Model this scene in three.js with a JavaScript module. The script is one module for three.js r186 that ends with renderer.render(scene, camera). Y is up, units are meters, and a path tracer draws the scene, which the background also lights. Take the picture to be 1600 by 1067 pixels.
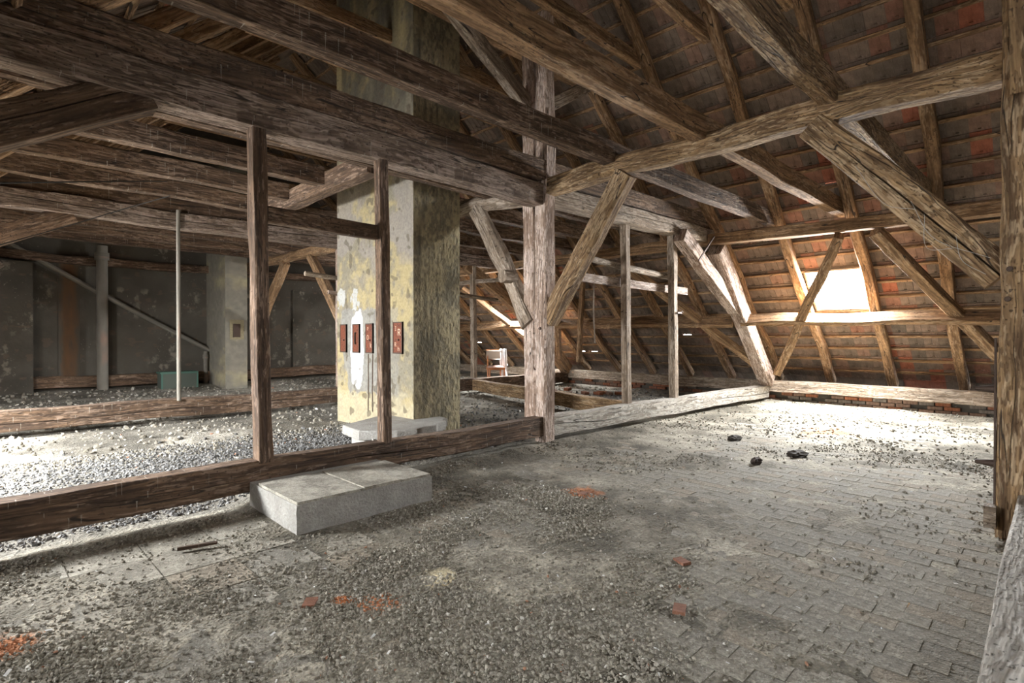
import * as THREE from 'three';
import { mergeGeometries } from 'three/addons/utils/BufferGeometryUtils.js';
import { RectAreaLightUniformsLib } from 'three/addons/lights/RectAreaLightUniformsLib.js';

// Coordinates used below: u runs across the attic to the right eave (x), v runs along the ridge to the far wall (-z), h is height (y).
const scene = new THREE.Scene();
const EYE = 1.5, YAW = 0.785, PITCH = -0.008;
const camera = new THREE.PerspectiveCamera(2 * Math.atan(533.5 / 850) * 180 / Math.PI, 1600 / 1067, 0.05, 100);
camera.position.set(0, EYE, 0);
camera.lookAt(Math.cos(YAW) * Math.cos(PITCH), EYE + Math.sin(PITCH), -Math.sin(YAW) * Math.cos(PITCH));
// overcast daylight outside
scene.background = new THREE.Color().setRGB(0.86, 0.94, 1.0);
scene.backgroundIntensity = 9;
// daylight entering through the roof windows and one added, unseen window (one area light of the pane's size in each opening, see roofWindow)
const DAY = new THREE.Color().setRGB(0.97, 0.985, 1.0);
const renderer = new THREE.WebGLRenderer({ antialias: true });
renderer.toneMapping = THREE.LinearToneMapping;
renderer.toneMappingExposure = 5.5;
renderer.shadowMap.enabled = true;
RectAreaLightUniformsLib.init();

// ---------------------------------------------------------------- helpers
function rng(seed) { let a = seed >>> 0; return () => { a = (a + 0x6d2b79f5) | 0; let t = Math.imul(a ^ (a >>> 15), 1 | a); t = (t + Math.imul(t ^ (t >>> 7), 61 | t)) ^ t; return ((t ^ (t >>> 14)) >>> 0) / 4294967296; }; }
const clamp = (x, a = 0, b = 1) => Math.min(b, Math.max(a, x));
const mix = (a, b, t) => a + (b - a) * t;
const sstep = (a, b, x) => { const t = clamp((x - a) / (b - a)); return t * t * (3 - 2 * t); };
const V3 = (u, h, v) => new THREE.Vector3(u, h, -v);
function hash2(x, y, s) { let n = (Math.imul(x, 374761393) + Math.imul(y, 668265263) + Math.imul(s, 1274126177)) | 0; n = Math.imul(n ^ (n >>> 13), 1274126177); n = n ^ (n >>> 16); return (n >>> 0) / 4294967296; }
function vnoise(x, y, px, py, s) {           // value noise, periodic in px, py
  const ix = Math.floor(x), iy = Math.floor(y), fx = x - ix, fy = y - iy;
  const ux = fx * fx * (3 - 2 * fx), uy = fy * fy * (3 - 2 * fy);
  const x0 = ((ix % px) + px) % px, x1 = (x0 + 1) % px, y0 = ((iy % py) + py) % py, y1 = (y0 + 1) % py;
  return mix(mix(hash2(x0, y0, s), hash2(x1, y0, s), ux), mix(hash2(x0, y1, s), hash2(x1, y1, s), ux), uy);
}
function fbm(x, y, px, py, s, oct) {         // x, y in 0..1
  let a = 0.5, sum = 0, n = 0;
  for (let i = 0; i < oct; i++) { sum += a * vnoise(x * px, y * py, px, py, s + i * 17); n += a; a *= 0.5; px *= 2; py *= 2; }
  return sum / n;
}
const BIG = 1 << 20;
function wn(u, v, f, s, oct = 3) { let a = 0.5, sum = 0, n = 0; for (let i = 0; i < oct; i++) { sum += a * vnoise(u * f + 500, v * f + 500, BIG, BIG, s + i * 13); n += a; a *= 0.5; f *= 2.03; } return sum / n; }

function texture(w, h, fn, srgb, repeat = true) {   // fn(x, y in 0..1) -> [r, g, b] linear 0..1 (colour) or value
  const d = new Uint8Array(w * h * 4);
  const enc = (c) => { c = clamp(c); return 255 * (srgb ? (c <= 0.0031308 ? 12.92 * c : 1.055 * Math.pow(c, 1 / 2.4) - 0.055) : c); };
  for (let y = 0; y < h; y++) for (let x = 0; x < w; x++) {
    const c = fn((x + 0.5) / w, (y + 0.5) / h), k = (y * w + x) * 4;
    if (c.length) { d[k] = enc(c[0]); d[k + 1] = enc(c[1]); d[k + 2] = enc(c[2]); } else { d[k] = d[k + 1] = d[k + 2] = enc(c); }
    d[k + 3] = 255;
  }
  const t = new THREE.DataTexture(d, w, h, THREE.RGBAFormat);
  if (srgb) t.colorSpace = THREE.SRGBColorSpace;
  t.magFilter = THREE.LinearFilter; t.minFilter = THREE.LinearMipmapLinearFilter; t.generateMipmaps = true;
  t.wrapS = t.wrapT = repeat ? THREE.RepeatWrapping : THREE.ClampToEdgeWrapping;
  t.needsUpdate = true;
  return t;
}
function pair(w, h, fn) {                    // fn -> [r,g,b,height]; returns colour and height textures
  const hh = new Float32Array(w * h); let i = 0;
  const map = texture(w, h, (x, y) => { const c = fn(x, y); hh[i++] = c[3]; return [c[0], c[1], c[2]]; }, true);
  i = 0;
  const bump = texture(w, h, () => hh[i++], false);
  return [map, bump];
}
const mix3 = (a, b, t) => [mix(a[0], b[0], t), mix(a[1], b[1], t), mix(a[2], b[2], t)];

// ---------------------------------------------------------------- materials
const WOOD_L = 2.4, WOOD_W = 1.2;            // metres that one wood texture covers along and around a timber
function woodMaps(seed, o) {
  const r = rng(seed * 77 + 5), drips = [];
  for (let i = 0; i < (o.drips ?? 0); i++) drips.push([r(), r(), 0.0007 + r() * 0.0016, 0.02 + r() * 0.1, 0.3 + 0.7 * r()]);
  const cells = Array.from({ length: 128 }, () => []);
  drips.forEach((d) => { for (const k of [-1, 0, 1]) cells[(Math.floor(d[0] * 128) + k + 128) % 128].push(d); });
  const lo = o.fl0 ?? 0.5;
  return pair(1024, 512, (x, y) => {
    const wv = (fbm(x, y, 3, 4, seed + 50, 2) - 0.5) * 0.06 + (fbm(x, y, 14, 10, seed + 52, 2) - 0.5) * 0.012;
    const yy = y + wv;
    const g = fbm(x, yy, 4, 40, seed, 4), g2 = fbm(x, yy, 14, 128, seed + 9, 3), g3 = fbm(x, yy, 7, 70, seed + 14, 2);
    const blotch = fbm(x, y, 5, 5, seed + 21, 4), fl = fbm(x, yy, 26, 64, seed + 33, 4) * 0.6 + fbm(x, y, 5, 4, seed + 35, 3) * 0.4;
    const cr = 1 - Math.abs(2 * fbm(x, yy, 2, 20, seed + 61, 2) - 1), crack = sstep(0.97, 0.992, cr) * sstep(0.45, 0.55, fbm(x, y, 6, 6, seed + 63, 2));
    const fine = sstep(0.62, 0.78, g2) * 0.7;
    const flake = sstep(lo, lo + 0.1, fl) * (o.flake ?? 0.8);
    let c = mix3(o.dark, o.mid, sstep(0.3, 0.68, g * 0.4 + blotch * 0.3 + g3 * 0.3));
    c = mix3(c, o.pale, flake * (0.45 + 0.55 * sstep(0.3, 0.6, g2)));
    const k = (0.72 + 0.56 * g2) * (0.8 + 0.4 * fbm(x, y, 60, 44, seed + 71, 3)); c = [c[0] * k, c[1] * k, c[2] * k];
    const dash = sstep(0.6, 0.68, fbm(x, yy, 44, 100, seed + 81, 2)) * sstep(0.36, 0.6, fbm(x, y, 7, 6, seed + 83, 3)); c = mix3(c, o.dark, dash * (o.dash ?? 0.65));
    const worm = sstep(0.74, 0.82, fbm(x, y, 110, 90, seed + 90, 2)) * sstep(0.42, 0.55, blotch);
    c = mix3(c, [0.03, 0.02, 0.013], Math.max(crack * 0.95, worm * 0.7, fine * 0.0));
    for (const d of cells[Math.floor(x * 128) % 128]) {
      const dx = Math.abs(x - d[0]), dy = (y - d[1] + 1) % 1;
      if (dx < d[2] * (1.2 - dy / d[3]) && dy < d[3]) c = mix3(c, [0.5, 0.47, 0.4], 0.6 * d[4]);
    }
    return [c[0], c[1], c[2], clamp(0.4 + 0.4 * (g - 0.5) + 0.5 * (g2 - 0.5) + 0.2 * flake - 0.6 * crack - 0.3 * worm - 0.25 * dash)];
  });
}
function woodMat(seed, o) { const [map, bump] = woodMaps(seed, o); return new THREE.MeshStandardMaterial({ map, bumpMap: bump, bumpScale: o.bump ?? 0.012, roughness: 0.88 }); }
const M = {};
M.beam = woodMat(11, { dark: [0.055, 0.033, 0.02], mid: [0.19, 0.118, 0.07], pale: [0.36, 0.255, 0.185], fl0: 0.5, flake: 0.6, drips: 70 });
M.tie = woodMat(17, { dark: [0.08, 0.053, 0.036], mid: [0.27, 0.195, 0.142], pale: [0.43, 0.335, 0.275], fl0: 0.46, flake: 0.7, drips: 60 });
M.beamClean = woodMat(13, { dark: [0.06, 0.036, 0.022], mid: [0.2, 0.124, 0.074], pale: [0.36, 0.255, 0.185], fl0: 0.5, flake: 0.6 });
M.rafter = woodMat(23, { dark: [0.15, 0.085, 0.04], mid: [0.42, 0.255, 0.13], pale: [0.53, 0.375, 0.24], fl0: 0.53, flake: 0.5 });
M.pale = woodMat(37, { dark: [0.2, 0.13, 0.09], mid: [0.45, 0.335, 0.26], pale: [0.66, 0.545, 0.47], fl0: 0.44, flake: 0.8 });
M.grey = woodMat(51, { dark: [0.15, 0.11, 0.075], mid: [0.36, 0.28, 0.205], pale: [0.54, 0.46, 0.375], fl0: 0.5, flake: 0.55, drips: 20 });
M.post = woodMat(67, { dark: [0.12, 0.07, 0.035], mid: [0.39, 0.25, 0.125], pale: [0.58, 0.43, 0.27], fl0: 0.5, flake: 0.65, bump: 0.02 });
M.ash = woodMat(83, { dark: [0.22, 0.19, 0.15], mid: [0.43, 0.395, 0.335], pale: [0.62, 0.59, 0.53], fl0: 0.47, flake: 0.7, bump: 0.01 });
M.plank = new THREE.MeshStandardMaterial({ map: M.pale.map, bumpMap: M.pale.bumpMap, bumpScale: 0.004, roughness: 0.85, color: new THREE.Color().setRGB(0.7, 0.7, 0.7) });
M.iron = new THREE.MeshStandardMaterial({ color: new THREE.Color().setRGB(0.09, 0.06, 0.045), roughness: 0.65, metalness: 0.5 });
M.wire = new THREE.MeshStandardMaterial({ color: new THREE.Color().setRGB(0.03, 0.026, 0.022), roughness: 0.7 });
{
  const [map, bump] = pair(512, 512, (x, y) => {
    const a = fbm(x, y, 6, 6, 301, 5), b = fbm(x, y, 40, 40, 302, 3), w = sstep(0.58, 0.72, fbm(x, y, 16, 14, 303, 5)) * sstep(0.48, 0.62, fbm(x, y, 4, 4, 305, 2));
    let c = mix3([0.065, 0.057, 0.045], [0.145, 0.13, 0.104], a); c = mix3(c, [0.33, 0.29, 0.23], w * 0.7);
    const nick = sstep(0.8, 0.84, fbm(x, y, 90, 80, 304, 2)) * sstep(0.5, 0.62, fbm(x, y, 5, 5, 308, 2)); c = mix3(c, [0.4, 0.36, 0.29], nick * 0.45);
    const brick = sstep(0.7, 0.76, fbm(x, y, 12, 22, 307, 3)); c = mix3(c, [0.2, 0.13, 0.09], brick * 0.35);
    return [c[0], c[1], c[2], 0.4 * a + 0.3 * b + 0.3 * w];
  });
  M.darkPlaster = new THREE.MeshStandardMaterial({ map, bumpMap: bump, bumpScale: 0.015, roughness: 0.95 });
}
{
  const [map, bump] = pair(512, 512, (x, y) => {
    const a = fbm(x, y, 8, 8, 401, 5), b = fbm(x, y, 70, 70, 402, 3);
    const c = mix3([0.27, 0.255, 0.225], [0.44, 0.425, 0.39], a), k = 0.8 + 0.4 * b;
    return [c[0] * k, c[1] * k, c[2] * k, 0.5 * b + 0.5 * a];
  });
  M.concrete = new THREE.MeshStandardMaterial({ map, bumpMap: bump, bumpScale: 0.012, roughness: 0.95 });
}
{
  const [map, bump] = pair(512, 512, (x, y) => {
    const a = fbm(x, y, 5, 5, 501, 5), b = fbm(x, y, 60, 60, 502, 3), s = fbm(x, y, 22, 4, 503, 3);
    let c = mix3([0.55, 0.55, 0.53], [1, 1, 1], a); c = mix3(c, [0.5, 0.5, 0.46], sstep(0.55, 0.7, s) * 0.6);
    const k = 0.8 + 0.4 * b; return [clamp(c[0] * k), clamp(c[1] * k), clamp(c[2] * k), b * 0.6 + a * 0.4];
  });
  M.tile = new THREE.MeshStandardMaterial({ map, bumpMap: bump, bumpScale: 0.004, roughness: 0.9 });
  M.tileTones = [[0.25, 0.185, 0.138], [0.21, 0.16, 0.122], [0.31, 0.22, 0.165], [0.33, 0.2, 0.14], [0.35, 0.17, 0.11], [0.45, 0.15, 0.08]].map((c) => { const m = M.tile.clone(); m.color = new THREE.Color().setRGB(...c); return m; });
}
{
  const [map, bump] = pair(1024, 1024, (x, y) => {
    const a = fbm(x, y, 6, 6, 601, 5), b = fbm(x, y, 110, 110, 602, 3), c2 = fbm(x, y, 40, 40, 603, 3);
    let c = mix3([0.22, 0.203, 0.165], [0.45, 0.42, 0.35], sstep(0.3, 0.7, a * 0.6 + c2 * 0.4)); const k = 0.65 + 0.7 * b;
    c = [c[0] * k, c[1] * k, c[2] * k];
    const w = sstep(0.8, 0.85, vnoise(x * 170, y * 170, 170, 170, 605)); c = mix3(c, [0.5, 0.48, 0.43], w * 0.5);
    return [c[0], c[1], c[2], clamp(0.6 * b + 0.4 * c2)];
  });
  M.dust = new THREE.MeshStandardMaterial({ map, bumpMap: bump, bumpScale: 0.02, roughness: 1, vertexColors: true });
  M.paver = new THREE.MeshStandardMaterial({ map, bumpMap: bump, bumpScale: 0.006, roughness: 0.95 });
  M.paverTones = [[1, 1, 1], [0.9, 0.9, 0.9], [1, 0.99, 0.97], [0.95, 0.94, 0.92], [1, 0.93, 0.86]].map((c) => { const m = M.paver.clone(); m.color = new THREE.Color().setRGB(...c); return m; });
  M.crumb = new THREE.MeshStandardMaterial({ color: 0xffffff, roughness: 1 });
}
M.brick = [[0.42, 0.16, 0.08], [0.34, 0.15, 0.09], [0.3, 0.19, 0.14], [0.24, 0.2, 0.17]].map((c) => { const m = M.tile.clone(); m.color = new THREE.Color().setRGB(...c); return m; });

// ---------------------------------------------------------------- object helpers
const taken = {};
function numbered(name) { taken[name] = (taken[name] ?? -1) + 1; return taken[name] ? name + '_' + String(taken[name]).padStart(3, '0') : name; }
function tag(o, label, category, group, kind) {
  if (label) o.userData.label = label;
  if (category) o.userData.category = category;
  if (group) o.userData.group = group;
  if (kind) o.userData.kind = kind;
  return o;
}
function part(parent, name, geo, mat, pos) { const m = new THREE.Mesh(geo, mat); m.name = name; m.castShadow = m.receiveShadow = true; if (pos) m.position.copy(pos); parent.add(m); return m; }
function thing(name, label, category, pos, group) { const g = new THREE.Group(); g.name = numbered(name); if (pos) g.position.copy(pos); scene.add(g); return tag(g, label, category, group); }
function structure(name, label) { const g = new THREE.Group(); g.name = name; scene.add(g); g.userData.kind = 'structure'; if (label) g.userData.label = label; return g; }
function boxUV(g, sx = 1, sy = sx) {         // uv in metres from positions by face direction
  const p = g.attributes.position, n = g.attributes.normal, uv = new Float32Array(p.count * 2);
  for (let i = 0; i < p.count; i++) {
    const ax = Math.abs(n.getX(i)), ay = Math.abs(n.getY(i)), az = Math.abs(n.getZ(i));
    const [a, b] = ax >= ay && ax >= az ? [p.getZ(i), p.getY(i)] : ay >= az ? [p.getX(i), p.getZ(i)] : [p.getX(i), p.getY(i)];
    uv[i * 2] = a / sx; uv[i * 2 + 1] = b / sy;
  }
  g.setAttribute('uv', new THREE.BufferAttribute(uv, 2)); return g;
}
function box(u0, u1, h0, h1, v0, v1, s = 1.5) { const g = new THREE.BoxGeometry(u1 - u0, h1 - h0, v1 - v0); g.translate((u0 + u1) / 2, (h0 + h1) / 2, -(v0 + v1) / 2); return boxUV(g, s); }

// A hewn timber along local x from 0 to len, w wide (z) and t tall (y): chamfered, wavering edges, uv in metres.
function timberGeo(len, w, t, seed, o = {}) {
  const seg = Math.max(2, Math.round(len / (o.step ?? 0.22))), wob = o.wob ?? 0.008, ch = o.ch ?? 0.009, r = rng(seed), ou = r() * 7, ov = r() * 5, s = Math.floor(r() * 9999);
  const cracks = o.crack ?? [], N = o.round ? 12 : 8 + 3 * cracks.length, rows = [];
  for (let i = 0; i <= seg; i++) {
    const x = len * i / seg, cx = (vnoise(x * 0.9, 0, BIG, BIG, s) - 0.5) * wob * (o.bend ?? 2), cy = (vnoise(x * 0.9, 9, BIG, BIG, s) - 0.5) * wob * (o.bend ?? 2);
    const k = o.taper ? mix(1, o.taper, i / seg) : 1, ring = [];
    if (o.round) for (let j = 0; j < N; j++) { const a = j / N * Math.PI * 2, q = 1 + (vnoise(x * 2, j, BIG, N, s + 5) - 0.5) * 0.16; ring.push([cy + Math.sin(a) * t / 2 * k * q, cx + Math.cos(a) * w / 2 * k * q]); }
    else {
      const cs = [0, 1, 2, 3].map((j) => ch * (0.5 + 1.6 * Math.pow(vnoise(x * 1.7, j * 7, BIG, BIG, s + 3), 2)));
      const e = [0, 1, 2, 3].map((j) => [(vnoise(x * 2.3, j * 3, BIG, BIG, s + 1) - 0.5) * wob, (vnoise(x * 2.3, j * 3 + 1, BIG, BIG, s + 2) - 0.5) * wob]);
      const Y = t / 2 * k, Z = w / 2 * k;
      const put = (j, y, z, dy, dz) => ring.push([y + cy + e[j][0] - dy, z + cx + e[j][1] - dz]);
      put(0, Y, -Z, 0, -cs[0]); put(1, Y, Z, 0, cs[1]); put(1, Y, Z, cs[1], 0); put(2, -Y, Z, -cs[2], 0);
      put(2, -Y, Z, 0, cs[2]); put(3, -Y, -Z, 0, -cs[3]); put(3, -Y, -Z, -cs[3], 0); put(0, Y, -Z, cs[0], 0);
      for (const [sd, f, dep] of cracks.filter((c) => c[0] < 0).concat(cracks.filter((c) => c[0] > 0))) {   // a drying crack: a real groove wandering along one side
        const y = cy + Y * clamp(f + (vnoise(x * 0.8, 40, BIG, BIG, s + 8) - 0.5) * 0.55 + (vnoise(x * 5, 41, BIG, BIG, s + 8) - 0.5) * 0.06, -0.8, 0.8), open = clamp(1.6 * vnoise(x * 1.1, 50, BIG, BIG, s + 9) - 0.15), hw = 0.0015 + 0.0065 * open, zc = sd * Z + cx;
        const tri = [[y + hw, zc], [y, zc - sd * dep * (0.2 + open)], [y - hw, zc]];
        if (sd > 0) ring.splice(3, 0, ...tri); else ring.splice(ring.length - 1, 0, ...tri.reverse());
      }
    }
    rows.push(ring);
  }
  const pos = [], uv = [], idx = []; let base = 0;
  const per = [0]; for (let j = 0; j < N; j++) { const a = rows[0][j], b = rows[0][(j + 1) % N]; per.push(per[j] + Math.hypot(a[0] - b[0], a[1] - b[1])); }
  for (let j = 0; j < N; j++) {
    const j2 = (j + 1) % N;
    for (let i = 0; i <= seg; i++) { const x = len * i / seg; for (const [q, pp] of [[j, per[j]], [j2, per[j + 1]]]) { pos.push(x, rows[i][q][0], rows[i][q][1]); uv.push((x + ou) / WOOD_L, (pp + ov) / WOOD_W); } }
    for (let i = 0; i < seg; i++) { const a = base + i * 2, b = a + 1, c = a + 2, d = a + 3; idx.push(a, b, c, b, d, c); }
    base += (seg + 1) * 2;
  }
  for (const [i, x, f] of [[0, 0, 1], [seg, len, 0]]) {
    for (let j = 0; j < N; j++) { pos.push(x, rows[i][j][0], rows[i][j][1]); uv.push((rows[i][j][0] + ou) / WOOD_L, (rows[i][j][1] + ov) / WOOD_W); }
    for (let j = 1; j < N - 1; j++) f ? idx.push(base, base + j + 1, base + j) : idx.push(base, base + j, base + j + 1);
    base += N;
  }
  const g = new THREE.BufferGeometry();
  g.setAttribute('position', new THREE.Float32BufferAttribute(pos, 3)); g.setAttribute('uv', new THREE.Float32BufferAttribute(uv, 2)); g.setIndex(idx); g.computeVertexNormals();
  if (o.round) {                              // share normals round the log
    const n = g.attributes.normal, p = g.attributes.position, m = new Map(), end = (seg + 1) * 2 * N;
    for (let i = 0; i < end; i++) { const k = p.getX(i).toFixed(4) + p.getY(i).toFixed(4) + p.getZ(i).toFixed(4); const q = m.get(k) ?? [0, 0, 0]; q[0] += n.getX(i); q[1] += n.getY(i); q[2] += n.getZ(i); m.set(k, q); }
    for (let i = 0; i < end; i++) { const q = m.get(p.getX(i).toFixed(4) + p.getY(i).toFixed(4) + p.getZ(i).toFixed(4)), l = Math.hypot(...q) || 1; n.setXYZ(i, q[0] / l, q[1] / l, q[2] / l); }
  }
  return g;
}
let timberSeed = 100;
function orient(m, A, B, up) {
  const a = V3(...A), b = V3(...B), x = b.clone().sub(a), len = x.length(); x.normalize();
  let hint = up ? V3(...up) : new THREE.Vector3(0, 1, 0); if (Math.abs(hint.dot(x)) > 0.98) hint = new THREE.Vector3(1, 0, 0);
  const z = new THREE.Vector3().crossVectors(x, hint).normalize(), y = new THREE.Vector3().crossVectors(z, x);
  m.quaternion.setFromRotationMatrix(new THREE.Matrix4().makeBasis(x, y, z)); m.position.copy(a);
  return len;
}
// a single timber from A to B (u, h, v of the centre line), w across, t in the direction of up
function timber(name, label, category, A, B, w, t, mat, o = {}) {
  const m = new THREE.Mesh(undefined, mat); m.name = o.parent ? name : numbered(name); m.castShadow = m.receiveShadow = true;
  const len = orient(m, A, B, o.up);
  m.geometry = timberGeo(len, w, t, timberSeed++, o);
  (o.parent ?? scene).add(m);
  if (!o.parent) tag(m, label, category, o.group);
  return m;
}
function tube(pts, r, seg = 24, rad = 6) { return new THREE.TubeGeometry(new THREE.CatmullRomCurve3(pts.map((p) => V3(...p))), seg, r, rad); }

// ================================================================ the shell: roof, walls, floor
const TH = Math.atan(0.9), CO = Math.cos(TH), SI = Math.sin(TH), RIDGE = 5.4, VN = -8, VF = 17.3;
// point on a slope: s metres up from where the rafters' lower face meets the floor, p metres outwards from that face
const slope = (side, s, p, v) => { const u = 14.5 - s * CO + p * SI, h = s * SI + p * CO; return [side > 0 ? u : 2 * RIDGE - u, h, v]; };
const PITCH_D = 0.3767, TILE_W = 0.238, COL0 = VN + 0.078, ROW0 = 0.585, ROWS = 31, COLS = 108;
const rowS = (k) => ROW0 + k * PITCH_D;      // slope distance of the lower edge of a tile row
const colV = (c) => COL0 + c * TILE_W;
const windows = [   // slope side, first column, columns, first row, rows
  { n: 1, side: 1, c: 44, cn: 4, r: 6, rn: 3, k: 2.7 }, { n: 2, side: 1, c: 78, cn: 4, r: 6, rn: 3, k: 1.6 },
  { n: 3, side: -1, c: 60, cn: 4, r: 4, rn: 3, k: 2.0 }, { n: 4, side: -1, c: 75, cn: 4, r: 4, rn: 3, k: 1.5 },
  { n: 5, side: -1, c: 26, cn: 4, r: 4, rn: 3, k: 0.32 },  // added roof window out of view, put in to brighten foreground and right post
];
const LIGHT = 26;
function tileGeo() {
  const b = (x0, x1, y0, y1, z0, z1) => { const g = new THREE.BoxGeometry(x1 - x0, y1 - y0, z1 - z0); g.translate((x0 + x1) / 2, (y0 + y1) / 2, (z0 + z1) / 2); return g; };
  const g = mergeGeometries([b(0, 0.229, 0, 0.014, -0.43, 0), b(-0.014, 0.006, 0.008, 0.017, -0.43, -0.002), b(0.108, 0.124, -0.007, 0.003, -0.43, -0.004), b(0.098, 0.134, -0.024, 0, -0.1, -0.075)]);
  return boxUV(g, 0.6);
}
function tileMatrix(side, row, col, drop, r) {
  const v = side > 0 ? colV(col) : colV(col + 1), [u, h] = slope(side, rowS(row) - drop, 0.208 + 0.02, 0);
  const x = new THREE.Vector3(0, 0, -side), n = new THREE.Vector3(side * SI, CO, 0).normalize();
  const z = new THREE.Vector3().crossVectors(x, n), m = new THREE.Matrix4().makeBasis(x, n, z);
  m.multiply(new THREE.Matrix4().makeRotationX(-0.053 + (r() - 0.5) * 0.006)).multiply(new THREE.Matrix4().makeRotationY((r() - 0.5) * 0.012));
  m.setPosition(u, h, -v); return m;
}
const slipped = { '1,25,64': 0.2, '1,6,76': 0.14, '1,4,62': 0.056, '1,1,77': 0.0555, '1,1,75': 0.0555, '1,1,73': 0.0555, '1,2,96': 0.1, '1,1,96': 0.08, '1,3,61': 0.0555, '-1,31,95': 0.2, '1,13,44': 0.04 };
const frustum = new THREE.Frustum(); camera.updateMatrixWorld(); camera.updateProjectionMatrix();
frustum.setFromProjectionMatrix(new THREE.Matrix4().multiplyMatrices(camera.projectionMatrix, camera.matrixWorldInverse));
for (const side of [1, -1]) {
  const roof = structure(side > 0 ? 'ceiling_right' : 'ceiling_left', side > 0 ? 'underside of the clay tile roof slope with battens on the right' : 'dark underside of the tiled roof slope on the left');
  const g = tileGeo(), r = rng(side > 0 ? 901 : 902), list = [];
  for (let k = -1; k < ROWS; k++) for (let c = 0; c < COLS; c++) {
    if (windows.some((w) => w.side === side && c >= w.c && c < w.c + w.cn && k >= w.r && k < w.r + w.rn)) continue;
    const m = tileMatrix(side, k, c, slipped[side + ',' + k + ',' + c] ?? 0, r), p = new THREE.Vector3(0.12, 0, -0.2).applyMatrix4(m);
    const q = r(), z = wn(c * 0.2, k * 0.3, 0.6, 77, 2);
    const tone = Math.min(5, Math.floor(Math.pow(clamp(q * 0.75 + (z - 0.35) * 0.6), 1.6) * 6));
    list.push({ m, tone, d: p.distanceTo(camera.position), seen: frustum.containsPoint(p) && side > 0 && -p.z < 8.5 && -p.z > 0.4 });
  }
  const near = list.filter((t) => t.seen).sort((a, b) => a.d - b.d).slice(0, 300), set = new Set(near);
  for (const t of near) { const m = part(roof, 'tile', g, M.tileTones[t.tone]); t.m.decompose(m.position, m.quaternion, m.scale); }
  const rest = list.filter((t) => !set.has(t)), im = new THREE.InstancedMesh(g, M.tile, rest.length);
  rest.forEach((t, i) => { im.setMatrixAt(i, t.m); im.setColorAt(i, M.tileTones[t.tone].color); });
  im.name = 'tile_field'; im.castShadow = im.receiveShadow = true; im.userData.kind = 'stuff'; roof.add(im);
  // battens, one mesh per run
  for (let k = 0; k <= ROWS; k++) {
    const cuts = windows.filter((w) => w.side === side && k >= w.r && k < w.r + w.rn - 0.5).map((w) => [colV(w.c), colV(w.c + w.cn)]).sort((a, b) => a[0] - b[0]);
    let a = VN; const runs = []; for (const [x, y] of cuts) { runs.push([a, x]); a = y; } runs.push([a, VF]);
    for (const [v0, v1] of runs) timber('batten', null, null, slope(side, rowS(k) + 0.36, 0.172, v0), slope(side, rowS(k) + 0.36, 0.172, v1), 0.055, 0.032, M.rafter, { parent: roof, up: [side * SI, CO, 0], step: 1.2, wob: 0.012, ch: 0.003 });
  }
  // roofing felt board along the eave and the ridge cap
  const e0 = slope(side, 0.12, 0.16, VN), e1 = slope(side, 0.12, 0.16, VF);
  timber('eaves_board', null, null, e0, e1, 0.3, 0.03, M.grey, { parent: roof, up: [side * SI, CO, 0], step: 2 });
  if (side > 0) { const top = slope(1, 12.25, 0.24, 0)[1]; part(roof, 'ridge_cap', box(RIDGE - 0.35, RIDGE + 0.35, top - 0.12, top + 0.12, VN, VF), M.tileTones[0]); }
}
const glass = new THREE.MeshPhysicalMaterial({ color: 0xffffff, transmission: 1, thickness: 0, roughness: 0.05, ior: 1.5 });
for (const w of windows) {
  const g = structure('window_' + w.n), v0 = colV(w.c), v1 = colV(w.c + w.cn), s0 = rowS(w.r) + 0.05, s1 = rowS(w.r + w.rn), up = [w.side * SI, CO, 0];
  const side = (a, b, wd) => timber('window_frame', null, null, a, b, wd, 0.13, M.grey, { parent: g, up, wob: 0.003, ch: 0.004, step: 0.5 });
  side(slope(w.side, s0, 0.215, v0), slope(w.side, s0, 0.215, v1), 0.045); side(slope(w.side, s1, 0.215, v0), slope(w.side, s1, 0.215, v1), 0.045);
  side(slope(w.side, s0, 0.215, v0), slope(w.side, s1, 0.215, v0), 0.04); side(slope(w.side, s0, 0.215, v1), slope(w.side, s1, 0.215, v1), 0.04);
  const pane = part(g, 'pane', new THREE.PlaneGeometry(v1 - v0, s1 - s0), glass), c = slope(w.side, (s0 + s1) / 2, 0.25, (v0 + v1) / 2);
  pane.position.copy(V3(...c)); pane.lookAt(pane.position.clone().add(V3(...up)));
  const l = new THREE.RectAreaLight(DAY, LIGHT * (w.k ?? 1), v1 - v0 - 0.06, s1 - s0 - 0.06); l.name = 'window_daylight';  // for the added left window this is fill light, not known daylight
  l.position.copy(V3(...slope(w.side, (s0 + s1) / 2, 0.24, (v0 + v1) / 2))); l.lookAt(l.position.clone().sub(V3(...up))); scene.add(l);
}
// gable walls
function gable(name, v, t, label) {
  const s = new THREE.Shape(), q = [slope(1, -0.2, 0.3, 0), slope(1, 12.25, 0.3, 0), slope(-1, 12.25, 0.3, 0), slope(-1, -0.2, 0.3, 0)];
  s.moveTo(q[3][0], -0.3); s.lineTo(q[0][0], -0.3); for (const p of q) s.lineTo(p[0], p[1]);
  const g = new THREE.ExtrudeGeometry(s, { depth: t, bevelEnabled: false }); g.translate(0, 0, -v - t);
  const o = structure(name, label); part(o, 'masonry', boxUV(g, 3.2), M.darkPlaster); return o;
}
const wallFar = gable('wall_far', VF, 0.4, 'dark plastered gable wall closing the far end of the attic');
gable('wall_near', VN - 0.4, 0.4, 'plastered gable wall behind the viewer');
part(wallFar, 'pilaster', box(-1.2, 1.08, 0, 3.25, 16.85, VF + 0.05, 2.4), M.darkPlaster);
part(wallFar, 'pilaster', box(7.35, 9.6, 0.4, 3.0, VF - 0.06, VF + 0.05, 2.4), M.darkPlaster);
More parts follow.
